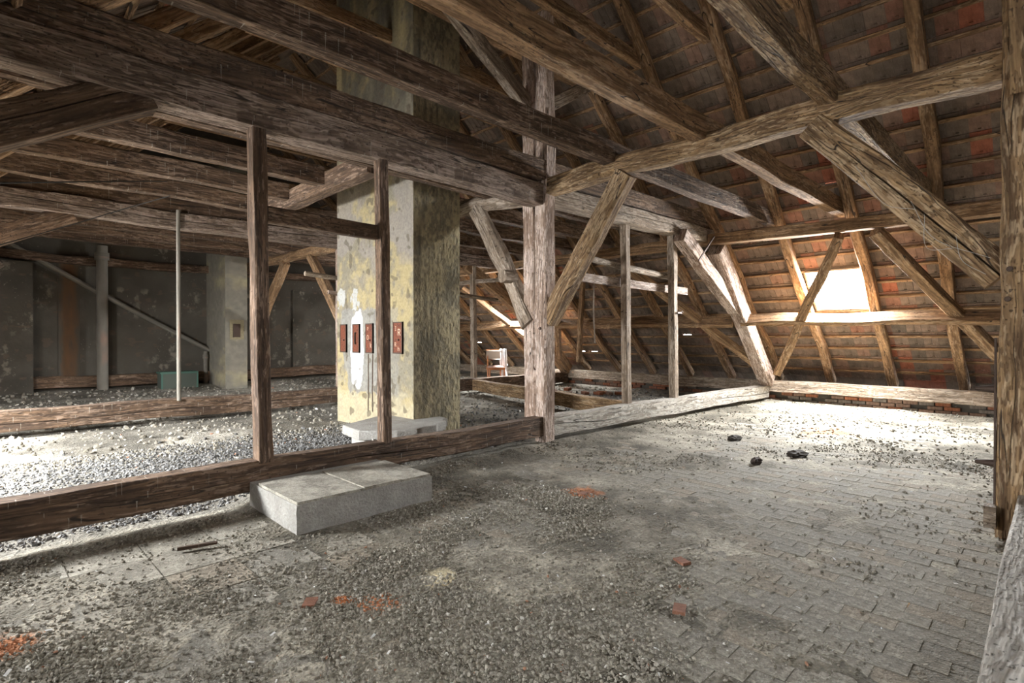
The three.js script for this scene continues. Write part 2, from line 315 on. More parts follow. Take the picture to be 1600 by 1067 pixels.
{ // rust running down the plaster from a roof leak
  const mm = M.darkPlaster.clone(); mm.map = texture(128, 512, (x, y) => { const a = fbm(x, y, 5, 14, 801, 4), e = sstep(0.5, 0.2, Math.abs(x - 0.5) + (a - 0.5) * 0.35); return mix3([0.105, 0.094, 0.075], mix3([0.13, 0.09, 0.06], [0.22, 0.115, 0.055], a), e * sstep(0.2, 0.6, fbm(x, y, 4, 6, 803, 3) + 0.2)); }, true, false); mm.bumpMap = null;
  const g = new THREE.BoxGeometry(0.42, 2.95, 0.02); part(wallFar, 'rust_streak', g, mm, V3(1.78, 1.85, VF));
}
for (const side of [1, -1]) {
  const w = structure(side > 0 ? 'wall_right' : 'wall_left', side > 0 ? 'low brick stub wall under the right wall plate' : 'low stub wall under the left wall plate');
  const X = (u) => side > 0 ? u : 2 * RIDGE - u, a = X(13.32), b = X(14.72);
  part(w, 'masonry', box(Math.min(a, b), Math.max(a, b), -0.3, 0.1, VN, VF, 2), M.darkPlaster);
  part(w, 'masonry', box(Math.min(X(13.32), X(13.7)), Math.max(X(13.32), X(13.7)), 0.1, 0.24, VN, VF, 2), M.darkPlaster);
  if (side > 0) {
    const r = rng(61), bg = boxUV(new THREE.BoxGeometry(0.1, 0.062, 0.235), 0.5);
    for (let k = 0; k < 3; k++) for (let v = 0.5 + (k % 2) * 0.12; v < 12; v += 0.256) {
      if (r() < 0.22) continue;
      const m = part(w, 'brick', bg, M.brick[r() < 0.3 ? Math.floor(r() * 2) : 2 + Math.floor(r() * 2)]); m.position.copy(V3(13.29 + (r() - 0.5) * 0.03, 0.05 + k * 0.074, v)); m.rotation.y = (r() - 0.5) * 0.05;
    }
  }
}
// ---------------------------------------------------------------- floor
const floor = structure('floor', 'dusty brick and tile paved attic floor');
part(floor, 'screed', box(2 * RIDGE - 14.7, 14.7, -0.35, -0.03, VN, VF, 2), M.concrete);
const gauss = (u, v, u0, v0, r) => Math.exp(-((u - u0) ** 2 + (v - v0) ** 2) / (r * r));
function smoothZone(u, v) {                   // swept paving: little dirt
  return clamp(0.95 * sstep(2.6, 3.6, u) * sstep(3.2, 2.2, v) * sstep(8.5, 6.5, u) + 0.7 * gauss(u, v, 1.0, 4.0, 0.55) * 1.2 + 0.7 * gauss(u, v, 0.4, 4.05, 0.45) + 0.8 * gauss(u, v, 2.05, 2.75, 0.2) + 0.5 * gauss(u, v, 3.4, 1.2, 1.0) + 0.6 * gauss(u, v, 4.6, 4.1, 0.7) + 0.5 * gauss(u, v, 1.5, 3.6, 0.16) - 0.9 * gauss(u, v, 3.2, 2.5, 0.75) - 0.6 * gauss(u, v, 2.5, 1.2, 0.5));
}
function dirtH(u, v) {
  const a = wn(u, v, 1.3, 5, 4) - 0.5, b = wn(u, v, 6, 6, 3) - 0.5;
  const sm = smoothZone(u, v), gap = sstep(1.95, 1.55, u);
  let h = 0.004 + a * 0.045 + b * 0.02;
  if (v < 5) { h = -0.0015 + Math.max(0, a * 0.05 + b * 0.022 + 0.006 - 0.008 * sm) * (1 - 0.5 * sm) - 0.02 * gap * sstep(4.3, 4.9, v) + 0.045 * Math.exp(-Math.max(0, 4.95 - v) / 0.22) * (0.4 + wn(u, v, 2, 8, 2)) * (1 - gap); }
  else { h += 0.03 - 0.05 * gap * sstep(6.4, 5.4, v) + 0.05 * Math.exp(-Math.abs(v - 5.5) / 0.3) * (1 - gap); }
  h += 0.03 * Math.exp(-Math.max(0, 13.2 - u) / 0.35);
  if (v > 10.9) h += 0.05 + 0.1 * sstep(15, 17, v);
  return h;
}
const stains = [[1.62, 2.68, 0.12, [0.55, 0.21, 0.085]], [0.13, 3.58, 0.15, [0.52, 0.21, 0.09]], [4.15, 3.18, 0.2, [0.5, 0.2, 0.09]], [1.5, 2.85, 0.06, [0.6, 0.2, 0.06]], [2.05, 2.72, 0.14, [0.62, 0.58, 0.46]], [9.6, 2.6, 0.5, [0.4, 0.24, 0.14]], [3.77, 0.6, 0.06, [0.55, 0.3, 0.1]]];
function dirtGrid(u0, u1, v0, v1, step, name, label) {
  const nu = Math.round((u1 - u0) / step), nv = Math.round((v1 - v0) / step), pos = [], uv = [], col = [], idx = [];
  for (let j = 0; j <= nv; j++) for (let i = 0; i <= nu; i++) {
    const u = mix(u0, u1, i / nu), v = mix(v0, v1, j / nv); pos.push(u, dirtH(u, v), -v); uv.push(u / 1.6, v / 1.6);
    let c = [0.92, 0.9, 0.86];
    const big = wn(u, v, 0.8, 41, 3); c = mix3([0.45, 0.43, 0.39], [1.08, 1.06, 1.02], sstep(0.33, 0.6, big * 0.7 + wn(u, v, 4, 45, 3) * 0.3));
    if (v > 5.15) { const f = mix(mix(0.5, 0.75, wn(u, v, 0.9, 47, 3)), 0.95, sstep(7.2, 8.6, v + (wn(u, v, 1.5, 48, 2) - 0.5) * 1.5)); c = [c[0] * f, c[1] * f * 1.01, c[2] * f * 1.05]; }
    for (const [su, sv, r, sc] of stains) { const q = gauss(u, v, su, sv, r) * 1.5 + (wn(u, v, 14, 43, 2) - 0.5) * 1.1; c = mix3(c, [sc[0] * 3, sc[1] * 3, sc[2] * 3], sstep(0.45, 0.8, q) * 0.85); }
    col.push(...c);
  }
  for (let j = 0; j < nv; j++) for (let i = 0; i < nu; i++) { const a = j * (nu + 1) + i, b = a + 1, c = a + nu + 1, d = c + 1; idx.push(a, b, d, a, d, c); }
  const g = new THREE.BufferGeometry(); g.setAttribute('position', new THREE.Float32BufferAttribute(pos, 3)); g.setAttribute('uv', new THREE.Float32BufferAttribute(uv, 2)); g.setAttribute('color', new THREE.Float32BufferAttribute(col, 3)); g.setIndex(idx); g.computeVertexNormals();
  const m = new THREE.Mesh(g, M.dust); m.name = name; m.receiveShadow = m.castShadow = true; scene.add(m); tag(m, label, 'dirt', null, 'stuff');
}
dirtGrid(-0.6, 6.2, -0.6, 5.1, 0.035, 'dust_layer', 'grey dust and grit drifted over the near paving');
dirtGrid(6.2, 13.35, -0.6, 5.1, 0.07, 'dust_layer_001', 'pale dust lying over the paving below the bright skylight');
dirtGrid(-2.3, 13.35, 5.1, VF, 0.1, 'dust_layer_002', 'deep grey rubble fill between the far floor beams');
dirtGrid(-2.3, 13.35, VN, -0.6, 0.3, 'dust_layer_003', 'dust on the floor behind the viewer');
dirtGrid(-2.3, -0.6, -0.6, 5.1, 0.2, 'dust_layer_004', 'dust on the floor left of the view');
{ // paving: bricks laid along the ridge, square tiles at the left
  const r = rng(4242), list = [], bg = boxUV(new THREE.BoxGeometry(0.132, 0.05, 0.243), 0.8), sg = boxUV(new THREE.BoxGeometry(0.41, 0.05, 0.41), 0.8);
  const add = (u, v, g) => { const m = new THREE.Matrix4().makeRotationFromEuler(new THREE.Euler((r() - 0.5) * 0.012, (r() - 0.5) * 0.02, (r() - 0.5) * 0.012)); m.setPosition(u, -0.0245 + (r() - 0.5) * 0.005, -v); list.push({ m, g, tone: Math.floor(r() * 5), p: V3(u, 0, v) }); };
  let n = 0; for (let u = 2.3; u < 13.2; u += 0.138, n++) for (let v = -0.3 + (n % 2) * 0.125; v < 4.95; v += 0.25) if (!(u < 3.1 && v > 3.95)) add(u, v, bg);
  for (let u = -0.2; u < 2.2; u += 0.42) for (let v = 1.2; v < 4.9; v += 0.42) if (!(u > 1.6 && v > 3.9)) add(u + 0.01, v, sg);
  for (const t of list) { t.d = t.p.distanceTo(camera.position); t.seen = frustum.containsPoint(t.p); }
  const near = list.filter((t) => t.seen).sort((a, b) => a.d - b.d).slice(0, 300), set = new Set(near);
  for (const t of near) { const m = part(floor, t.g === bg ? 'paving_brick' : 'paving_tile', t.g, M.paverTones[t.tone]); t.m.decompose(m.position, m.quaternion, m.scale); }
  for (const [g, nm] of [[bg, 'paving_brick_field'], [sg, 'paving_tile_field']]) {
    const rest = list.filter((t) => !set.has(t) && t.g === g); if (!rest.length) continue;
    const im = new THREE.InstancedMesh(g, M.paver, rest.length); rest.forEach((t, i) => { im.setMatrixAt(i, t.m); im.setColorAt(i, M.paverTones[t.tone].color); });
    im.name = nm; im.castShadow = im.receiveShadow = true; im.userData.kind = 'stuff'; floor.add(im);
  }
}
{ // grit and crumbs, far too many to count
  const r = rng(99), shapes = [0, 1, 2].map((k) => {
    const g = new THREE.IcosahedronGeometry(1, 0), p = g.attributes.position;
    for (let i = 0; i < p.count; i++) { const q = hash2(Math.round(p.getX(i) * 50), Math.round(p.getY(i) * 50 + p.getZ(i) * 170), k * 7 + 3); p.setXYZ(i, p.getX(i) * (0.7 + 0.6 * q), p.getY(i) * (0.35 + 0.35 * q), p.getZ(i) * (0.7 + 0.5 * (1 - q))); }
    g.computeVertexNormals(); return g;
  });
  const put = [[], [], []], e = new THREE.Euler(), q = new THREE.Quaternion(), P = new THREE.Vector3(), S = new THREE.Vector3();
  const scatter = (n, u0, u1, v0, v1, r0, r1, dens) => {
    for (let i = 0; i < n; i++) {
      const u = mix(u0, u1, r()), v = mix(v0, v1, r()); if (r() > dens(u, v)) continue;
      if (u > 1.7 && u < 3.0 && v > 4.02 && v < 5) continue;
      const s = r0 + (r1 - r0) * Math.pow(r(), 3), h = Math.max(dirtH(u, v), v < 5 ? 0.002 : -1);
      q.setFromEuler(e.set(r() * 6, r() * 6, r() * 6)); P.copy(V3(u, h + s * 0.25, v)); S.setScalar(s);
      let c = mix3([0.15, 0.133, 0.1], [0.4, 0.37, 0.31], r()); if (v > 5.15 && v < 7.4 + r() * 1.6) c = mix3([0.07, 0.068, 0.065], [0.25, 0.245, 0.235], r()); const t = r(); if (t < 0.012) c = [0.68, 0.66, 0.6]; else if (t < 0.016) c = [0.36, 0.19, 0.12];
      for (const [su, sv, rr, sc] of stains) if (gauss(u, v, su, sv, rr) > 0.35 + 0.9 * r()) c = mix3(c, sc, 0.75);
      put[i % 3].push([new THREE.Matrix4().compose(P, q, S), new THREE.Color().setRGB(...c)]);
    }
  };
  const dense = (u, v) => { const a = wn(u, v, 1.1, 71, 3), b = wn(u, v, 5, 72, 2); return clamp((sstep(0.4, 0.62, a) * 0.85 + 0.1) * (0.35 + b) * (1 - 0.8 * smoothZone(u, v))); };
  scatter(190000, -0.4, 4.2, 0.6, 4.95, 0.003, 0.014, dense);
  scatter(40000, 4.2, 8.5, 0.2, 4.95, 0.004, 0.018, (u, v) => dense(u, v) * 0.55);
  scatter(9000, 8.5, 13.2, 0.2, 4.9, 0.008, 0.028, (u, v) => dense(u, v) * 0.5);
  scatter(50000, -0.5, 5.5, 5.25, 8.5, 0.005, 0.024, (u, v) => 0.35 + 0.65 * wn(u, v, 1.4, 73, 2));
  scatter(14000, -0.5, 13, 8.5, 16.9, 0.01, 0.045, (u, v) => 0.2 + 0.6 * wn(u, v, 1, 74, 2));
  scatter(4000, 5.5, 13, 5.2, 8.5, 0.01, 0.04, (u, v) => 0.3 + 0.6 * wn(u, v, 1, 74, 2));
  put.forEach((l, k) => { const im = new THREE.InstancedMesh(shapes[k], M.crumb, l.length); l.forEach(([m, c], i) => { im.setMatrixAt(i, m); im.setColorAt(i, c); }); im.name = numbered('grit'); im.castShadow = im.receiveShadow = true; scene.add(im); tag(im, ['loose grey mortar crumbs strewn over the attic floor', 'small angular stone grit strewn over the attic floor', 'fine brick rubble strewn over the attic floor'][k], 'grit', null, 'stuff'); });
  // white scraps: feathers, paper and plaster flecks
  const fg = new THREE.PlaneGeometry(1, 0.45, 3, 1), fp = fg.attributes.position; for (let i = 0; i < fp.count; i++) fp.setZ(i, 0.12 * Math.sin(fp.getX(i) * 4) + 0.05 * fp.getY(i));
  const fl = []; for (let i = 0; i < 260; i++) { const u = mix(0, 9, Math.pow(r(), 1.2)), v = mix(0.3, 4.8, r()); q.setFromEuler(e.set(-Math.PI / 2 + (r() - 0.5) * 0.8, 0, r() * 6)); fl.push(new THREE.Matrix4().compose(V3(u, Math.max(dirtH(u, v), 0.004) + 0.008, v), q, S.setScalar(0.008 + 0.025 * Math.pow(r(), 2)))); }
  const im = new THREE.InstancedMesh(fg, new THREE.MeshStandardMaterial({ color: new THREE.Color().setRGB(0.78, 0.78, 0.76), roughness: 0.9, side: THREE.DoubleSide }), fl.length); fl.forEach((m, i) => im.setMatrixAt(i, m)); im.name = 'white_fleck'; im.castShadow = true; scene.add(im); tag(im, 'tiny white feathers and paper scraps on the floor', 'scraps', null, 'stuff');
}

// ================================================================ the timber frame
const Vk = (k) => 1.30 + 1.16 * k, Lk = (k) => 0.55 + 1.16 * k;
const ord = ['first', 'second', 'third', 'fourth', 'fifth', 'sixth', 'seventh', 'eighth', 'ninth', 'tenth', 'eleventh', 'twelfth', 'thirteenth', 'fourteenth', 'fifteenth'];
// rafters of the right slope
for (let k = -1; k <= 13; k++) {
  const where = k <= 1 ? `${ord[1 - k]} rafter to the right of the bright skylight` : `${ord[k - 2]} rafter to the left of the bright skylight`;
  timber('rafter', `brown ${where} on the right slope`, 'rafter', slope(1, 0.62, 0.075, Vk(k)), slope(1, 12.2, 0.075, Vk(k)), 0.17, 0.16, M.rafter, { up: [SI, CO, 0], wob: 0.014, ch: 0.016, group: 'rafters of the right roof slope', bend: 4 });
}
for (let k = 3; k <= 13; k++) timber('rafter', k === 3 ? 'rafter on the left slope just before the front tie beam' : `rafter on the left slope, ${ord[k - 4]} beyond the front tie beam`, 'rafter', slope(-1, 0.6, 0.075, Lk(k)), slope(-1, 12.2, 0.075, Lk(k)), 0.17, 0.16, M.rafter, { up: [-SI, CO, 0], wob: 0.014, group: 'rafters of the left roof slope' });
// collars high under the ridge
for (let k = 1; k <= 13; k++) {
  const v = Vk(k) + 0.13;
  timber('collar_beam', `${ord[k - 1]} high collar beam from the front, under the ridge`, 'collar', [2.9, 6.07, v], [7.95, 6.06, v], 0.13, 0.2, M.rafter, { wob: 0.014, group: 'collar beams under the ridge', bend: 3 });
}
// wall plates, struts' rail and outer purlins run the length of the attic
timber('eaves_plate', 'long wall plate along the right eave on brick stub', 'wall plate', [13.24, 0.365, -3], [13.24, 0.365, 17.2], 0.26, 0.25, M.grey, { wob: 0.016, step: 0.3 });
timber('eaves_plate', 'wall plate along the dark left eave', 'wall plate', [-2.44, 0.365, -3], [-2.44, 0.365, 17.2], 0.26, 0.25, M.grey, { wob: 0.016, step: 0.3 });
const strutUp = [0.696, 0.718, 0];
timber('rail', 'waist-high rail in front of the right slope, near part under the bright skylight', 'rail', [11.66, 1.83, -0.5], [11.66, 1.85, 4.72], 0.27, 0.1, M.rafter, { up: [-0.718, 0.696, 0].map((x) => x), wob: 0.016, bend: 4 });
timber('rail', 'waist-high rail in front of the right slope, middle part behind the main post', 'rail', [11.66, 1.85, 4.9], [11.66, 1.86, 10.6], 0.27, 0.1, M.rafter, { up: [-0.718, 0.696, 0], wob: 0.016, bend: 4 });
timber('rail', 'waist-high rail of the right slope, far part behind the chair', 'rail', [11.66, 1.86, 10.75], [11.66, 1.84, 17.2], 0.27, 0.1, M.rafter, { up: [-0.718, 0.696, 0], wob: 0.016, bend: 4 });
timber('outer_purlin', 'pale purlin just above the bright skylight', 'purlin', [10.32, 3.3, -0.5], [10.32, 3.4, 4.8], 0.22, 0.2, M.rafter, { wob: 0.012, step: 0.3 });
timber('outer_purlin', 'purlin along the right slope between the two truss lines', 'purlin', [10.32, 3.4, 4.82], [10.32, 3.4, 10.7], 0.22, 0.2, M.rafter, { wob: 0.012, step: 0.3 });
timber('outer_purlin', 'far purlin of the right slope behind the second truss', 'purlin', [10.32, 3.4, 10.72], [10.32, 3.4, 17.2], 0.22, 0.2, M.rafter, { wob: 0.012, step: 0.3 });
// inclined struts (leaning posts) and their braces, in the plane h = 0.97 (13.56 - u)
const SP = (u, v, side = 1) => [side > 0 ? u : 2 * RIDGE - u, 0.97 * (13.56 - u), v];
const SPo = (u, v, p) => [u + p * 0.696, 0.97 * (13.56 - u) + p * 0.718, v];
for (const [v, what] of [[4.72, 'near the bright skylight, on the front truss'], [10.75, 'behind the bricks, on the second truss'], [16.5, 'by the far gable wall']]) {
  timber('leaning_strut', `heavy leaning strut ${what}`, 'strut', SPo(13.1, v, 0.06), SPo(10.3, v, 0.06), 0.28, 0.33, v < 5 ? M.pale : M.rafter, { up: strutUp, wob: 0.02, ch: 0.02 });
  if (v < 16) timber('short_brace', v < 5 ? 'short pale brace between front tie beam and leaning strut' : 'short brace between second tie beam and its strut', 'brace', [9.15, 3.36, v + 0.1], [11.4, 2.1, v + 0.05], 0.22, 0.26, v < 5 ? M.pale : M.rafter, { wob: 0.016 });
}
timber('leaning_strut', 'leaning strut at the left edge by the far wall', 'strut', SP(13.08, 16.4, -1), SP(10.3, 16.4, -1), 0.22, 0.24, M.grey, { up: [-0.696, 0.718, 0], wob: 0.02 });
timber('slope_brace', 'upright brace just left of the bright skylight', 'brace', SP(12.85, 4.42), SP(10.27, 2.56), 0.16, 0.16, M.rafter, { up: strutUp, wob: 0.016 });
timber('slope_brace', 'long brace falling to the right behind the right post', 'brace', SP(10.27, 2.06), SP(12.9, 0.3), 0.18, 0.17, M.rafter, { up: strutUp, wob: 0.016 });
timber('slope_brace', 'brace falling from upper left to the foot of the front strut', 'brace', SP(10.35, 6.8), SP(12.8, 4.68), 0.16, 0.16, M.rafter, { up: strutUp, wob: 0.016 });
timber('slope_brace', 'brace rising left from the foot of the second strut', 'brace', SP(12.85, 10.7), SP(10.5, 12.6), 0.13, 0.15, M.rafter, { up: strutUp, wob: 0.016 });
timber('slope_brace', 'brace rising right from the foot of the second strut', 'brace', SP(12.85, 10.8), SP(10.5, 8.9), 0.13, 0.15, M.rafter, { up: strutUp, wob: 0.016 });
timber('slope_brace', 'brace at the far right slope by the gable', 'brace', SP(12.85, 16.3), SP(10.5, 14.4), 0.13, 0.15, M.rafter, { up: strutUp, wob: 0.016 });
// front truss
timber('tie_beam', 'big dark tie beam crossing the upper left, ending at the main post', 'tie beam', [0.05, 3.53, 5.12], [5.66, 3.48, 5.12], 0.25, 0.29, M.tie, { crack: [[1, -0.15, 0.05]], wob: 0.016, ch: 0.006 });
timber('tie_beam', 'pale tie beam right of the main post', 'tie beam', [5.82, 3.5, 5.1], [10.62, 3.5, 4.92], 0.24, 0.27, M.grey, { crack: [[1, 0.2, 0.05]], wob: 0.018 });
timber('attic_joist', 'dark joist lying on top of the big tie beam', 'joist', [-0.1, 3.81, 5.17], [10.75, 3.79, 4.98], 0.2, 0.27, M.beam, { crack: [[1, 0.1, 0.04]], wob: 0.016 });
timber('sill_beam', 'thick floor beam in the foreground left, light passing under it', 'beam', [-2.3, 0.255, 5.105], [5.66, 0.255, 5.105], 0.2, 0.26, M.beam, { crack: [[1, -0.1, 0.05]], wob: 0.014, ch: 0.008 });
timber('sill_beam', 'pale floor beam running from the main post to the right eave', 'beam', [5.8, 0.25, 5.12], [13.1, 0.25, 4.8], 0.25, 0.27, M.ash, { crack: [[1, 0, 0.04]], wob: 0.014, ch: 0.008 });
{
  const p = thing('main_post', 'tall pale split post in the centre of the attic', 'post', V3(5.72, 0, 5.2));
  const at = (v0, v1, h0, h1, mat) => { const m = timber('post_timber', null, null, [0, h0, v0], [0, h1, v1], 0.21, 0.205, mat, { parent: p, wob: 0.02, ch: 0.016, up: [1, 0, 0] }); return m; };
  at(-0.13, -0.13, 0, 6.0, M.pale); at(0.1, 0.1, 0.36, 6.05, M.pale);
  for (const h of [1.62, 1.72]) { const b = part(p, 'bolt', new THREE.CylinderGeometry(0.02, 0.02, 0.03, 10).rotateZ(Math.PI / 2), M.iron); b.position.copy(V3(-0.115, h, h > 1.7 ? 0.12 : -0.15)); }
}
const stud = (label, u, du, v, h1, w, t, mat, h0 = 0.375) => timber('stud', label, 'stud', [u, h0, v], [u - du, h1, v], w, t, mat, { up: [1, 0, 0], wob: 0.012, ch: 0.006, step: 0.12, bend: 1 });
stud('left thin stud with light on its edge, on the front floor beam', 1.89, 0.05, 5.08, 3.42, 0.16, 0.12, M.beamClean);
stud('second thin stud, in front of the yellow chimney', 3.15, 0.04, 5.07, 3.38, 0.12, 0.11, M.beamClean);
stud('thin stud right of the main post, next to a plank', 7.8, 0.06, 5.08, 3.4, 0.12, 0.12, M.grey);
stud('thin split stud with a latch, rightmost on the front floor beam', 9.28, 0.08, 5.02, 3.38, 0.13, 0.14, M.grey);
timber('cross_rail', 'short rail joining the two left studs above head height', 'rail', [1.93, 2.62, 5.09], [3.05, 2.6, 5.08], 0.1, 0.15, M.beam, { wob: 0.008 });
timber('knee_brace', 'dark knee brace under the big tie beam at upper left', 'brace', [-1.1, 2.22, 5.14], [1.02, 3.42, 5.14], 0.2, 0.27, M.beamClean, { crack: [[1, 0.1, 0.05]], wob: 0.014 });
timber('upper_brace', 'weathered brace meeting the top of the main post from the left', 'brace', [3.5, 6.0, 5.3], [5.65, 4.75, 5.3], 0.14, 0.2, M.grey, { wob: 0.014 });
timber('upper_brace', 'weathered brace falling to the right from the top of the main post', 'brace', [5.8, 4.75, 5.3], [7.7, 5.95, 5.3], 0.14, 0.18, M.grey, { wob: 0.014 });
// centre purlin, in three lengths, with its knee braces
timber('centre_purlin', 'heavy purlin from the main post to the right foreground post', 'purlin', [5.72, 3.605, 4.98], [5.72, 3.57, 0.3], 0.21, 0.24, M.post, { wob: 0.026, ch: 0.03, bend: 3 });
timber('centre_purlin', 'crooked log purlin behind the main post', 'purlin', [5.72, 3.56, 5.42], [5.74, 3.55, 10.7], 0.24, 0.25, M.grey, { round: true, wob: 0.05 });
timber('centre_purlin', 'rough purlin between the second truss and the far wall', 'purlin', [5.74, 3.5, 10.95], [5.74, 3.52, 17.2], 0.2, 0.22, M.rafter, { wob: 0.03, ch: 0.04 });
timber('purlin_brace', 'diagonal brace on the right of the main post', 'brace', [5.72, 1.72, 5.0], [5.72, 3.5, 3.72], 0.2, 0.24, M.post, { crack: [[-1, 0.1, 0.05]], wob: 0.02, ch: 0.02 });
timber('purlin_brace', 'heavy cracked brace rising left from the right foreground post', 'brace', [5.66, 1.98, 0.28], [5.66, 3.5, 1.62], 0.2, 0.27, M.post, { crack: [[-1, 0.1, 0.06]], wob: 0.02, ch: 0.02 });
timber('purlin_brace', 'twisted grey brace on the left of the main post', 'brace', [5.7, 1.7, 5.27], [5.72, 3.5, 6.5], 0.2, 0.25, M.grey, { wob: 0.035, ch: 0.03, bend: 4 });
timber('purlin_brace', 'brace left of the chimney, rising from the second post', 'brace', [5.72, 1.9, 11.0], [5.72, 3.42, 12.4], 0.16, 0.2, M.rafter, { wob: 0.025 });
timber('purlin_brace', 'brace by the far wall chimney, under the far purlin', 'brace', [5.72, 1.7, 15.6], [5.72, 3.42, 13.9], 0.16, 0.2, M.rafter, { wob: 0.025 });
timber('block', 'round beam stub beside the twisted brace', 'beam stub', [5.42, 2.38, 5.62], [5.66, 2.38, 5.62], 0.18, 0.19, M.grey, { round: true, wob: 0.01 });
// second truss
timber('tie_beam', 'second tie beam, behind the chimney', 'tie beam', [0.1, 3.52, 10.78], [10.6, 3.5, 10.78], 0.25, 0.28, M.tie, { crack: [[1, 0.2, 0.05]], wob: 0.018 });
timber('attic_joist', 'joist lying on the second tie beam', 'joist', [0.0, 3.79, 10.82], [10.7, 3.78, 10.82], 0.18, 0.26, M.beam, { wob: 0.016 });
timber('sill_beam', 'long floor beam of the second truss with orange stains', 'beam', [-2.2, 0.29, 10.78], [13.1, 0.27, 10.78], 0.26, 0.3, M.beam, { crack: [[1, 0, 0.04]], wob: 0.018 });
timber('second_post', 'post of the second truss just left of the chimney', 'post', [5.72, 0.44, 10.85], [5.7, 3.4, 10.85], 0.2, 0.22, M.pale, { up: [1, 0, 0], wob: 0.016 });
timber('knee_brace', 'knee brace under the second tie beam at the left', 'brace', [-1.0, 2.22, 10.8], [1.15, 3.42, 10.8], 0.2, 0.27, M.beamClean, { wob: 0.014 });
timber('stud', 'slim dark stud of the second truss, in front of the chair', 'stud', [9.38, 0.43, 10.78], [9.35, 3.4, 10.78], 0.13, 0.13, M.grey, { up: [1, 0, 0], wob: 0.008 });
timber('cross_rail', 'thin rail beside the chair stud at head height', 'rail', [9.42, 2.92, 9.6], [9.42, 2.98, 12.4], 0.08, 0.1, M.grey, { wob: 0.01 });
timber('sill_beam', 'floor beam running from the second truss to the front floor beam', 'beam', [8.1, 0.24, 5.25], [9.3, 0.26, 10.66], 0.2, 0.27, M.post, { wob: 0.014 });
timber('sill_beam', 'floor beam below the plate of the far wall', 'beam', [-2, 0.4, 17.12], [12.4, 0.42, 17.12], 0.22, 0.28, M.beamClean, { wob: 0.02 });
timber('eaves_plate', 'horizontal timber high on the far wall', 'wall plate', [-0.5, 3.42, 17.16], [10, 3.42, 17.16], 0.2, 0.2, M.beamClean, { wob: 0.03 });
// ceiling joists
const joist = (label, u0, v0, h0, u1, v1, h1, mat = M.beam) => timber('attic_joist', label, 'joist', [u0, h0 + 0.125, v0], [u1, h1 + 0.125, v1], 0.165, 0.25, mat, { wob: 0.012, ch: 0.006, bend: 3 });
joist('ceiling joist crossing just in front of the main post', 0.05, 4.08, 3.7, 10.78, 3.76, 3.57);
joist('pale flaking ceiling joist above the middle of the front bay', 0.05, 2.9, 3.7, 10.78, 2.62, 3.57, M.rafter);
joist('ceiling joist nearest the viewer, at the top right', 0.05, 1.56, 3.7, 10.78, 1.42, 3.57, M.post);
joist('first ceiling joist behind the big tie beam', 0.05, 6.2, 3.66, 10.7, 6.05, 3.6);
joist('second joist behind the big tie beam, stopping at the chimney trimmer', 0.05, 7.38, 3.66, 3.55, 7.34, 3.66);
joist('third joist behind the big tie beam, stopping at the chimney trimmer', 0.05, 8.56, 3.66, 3.55, 8.56, 3.66);
joist('joist right of the chimney, nearer of two', 5.5, 7.3, 3.64, 10.7, 7.2, 3.6);
joist('joist right of the chimney, farther of two', 5.5, 8.5, 3.64, 10.7, 8.4, 3.6);
joist('ceiling joist just before the second tie beam', 0.05, 9.68, 3.66, 10.7, 9.62, 3.6);
joist('first ceiling joist beyond the second tie beam', 0.05, 12.0, 3.64, 10.7, 12.0, 3.6);
joist('second ceiling joist beyond the second tie beam', 0.05, 13.15, 3.64, 10.7, 13.1, 3.6);
joist('third ceiling joist beyond the second tie beam', 0.05, 14.2, 3.64, 10.7, 14.2, 3.6);
joist('fourth ceiling joist beyond the second tie beam', 0.05, 15.25, 3.64, 10.7, 15.3, 3.6);
timber('trimmer', 'pale trimmer beam beside the chimney that carries two joists', 'beam', [3.66, 3.7, 6.14], [3.66, 3.68, 9.7], 0.2, 0.26, M.beamClean, { wob: 0.012 });
// right foreground post
{
  const p = thing('corner_post', 'massive worm-eaten post at the right picture edge', 'post', V3(5.54, 0, 0.16));
  timber('post_timber', null, null, [0, 0, 0], [0, 6, 0], 0.29, 0.28, M.post, { parent: p, up: [1, 0, 0], wob: 0.02, ch: 0.02, step: 0.1 });
  for (const [h, v] of [[2.0, 0.08], [1.78, 0.09]]) { const b = part(p, 'bolt', new THREE.CylinderGeometry(0.018, 0.022, 0.03, 8).rotateZ(Math.PI / 2), M.iron); b.position.copy(V3(-0.15, h, v)); }
}
timber('upper_brace', 'pale timber leaning out from the top of the right post', 'brace', [5.36, 3.3, 0.1], [4.0, 5.1, 0.1], 0.24, 0.24, M.post, { wob: 0.016 });
timber('sill_beam', 'grey floor beam at the bottom right corner', 'beam', [0.6, 0.22, 0.04], [5.38, 0.22, 0.05], 0.28, 0.27, M.ash, { wob: 0.006, ch: 0.01, step: 0.2 });
{
  const h = thing('door_strap', 'rusty iron strap with hinge hooks on the right post', 'hinge strap', V3(5.46, 0.25, 0.318));
  part(h, 'strap', new THREE.BoxGeometry(0.06, 1.25, 0.012).translate(0, 0.62, 0), M.iron);
  for (const y of [0.3, 0.86]) { part(h, 'hinge_hook', new THREE.CylinderGeometry(0.014, 0.03, 0.11, 8).rotateX(-Math.PI / 2).translate(0, y, -0.06), M.iron); }
  const k = thing('wood_block', 'small wooden block fixed low on the right post', 'block', V3(5.42, 0.08, 0.34));
  part(k, 'block_body', boxUV(new THREE.BoxGeometry(0.12, 0.16, 0.07).translate(0, 0.08, 0), 1), M.grey);
}
timber('iron_strap', 'thin black iron tie across the top of the front strut', 'iron tie', [9.35, 2.88, 4.57], [9.98, 3.4, 4.57], 0.02, 0.03, M.iron, { wob: 0.002, ch: 0.003 });

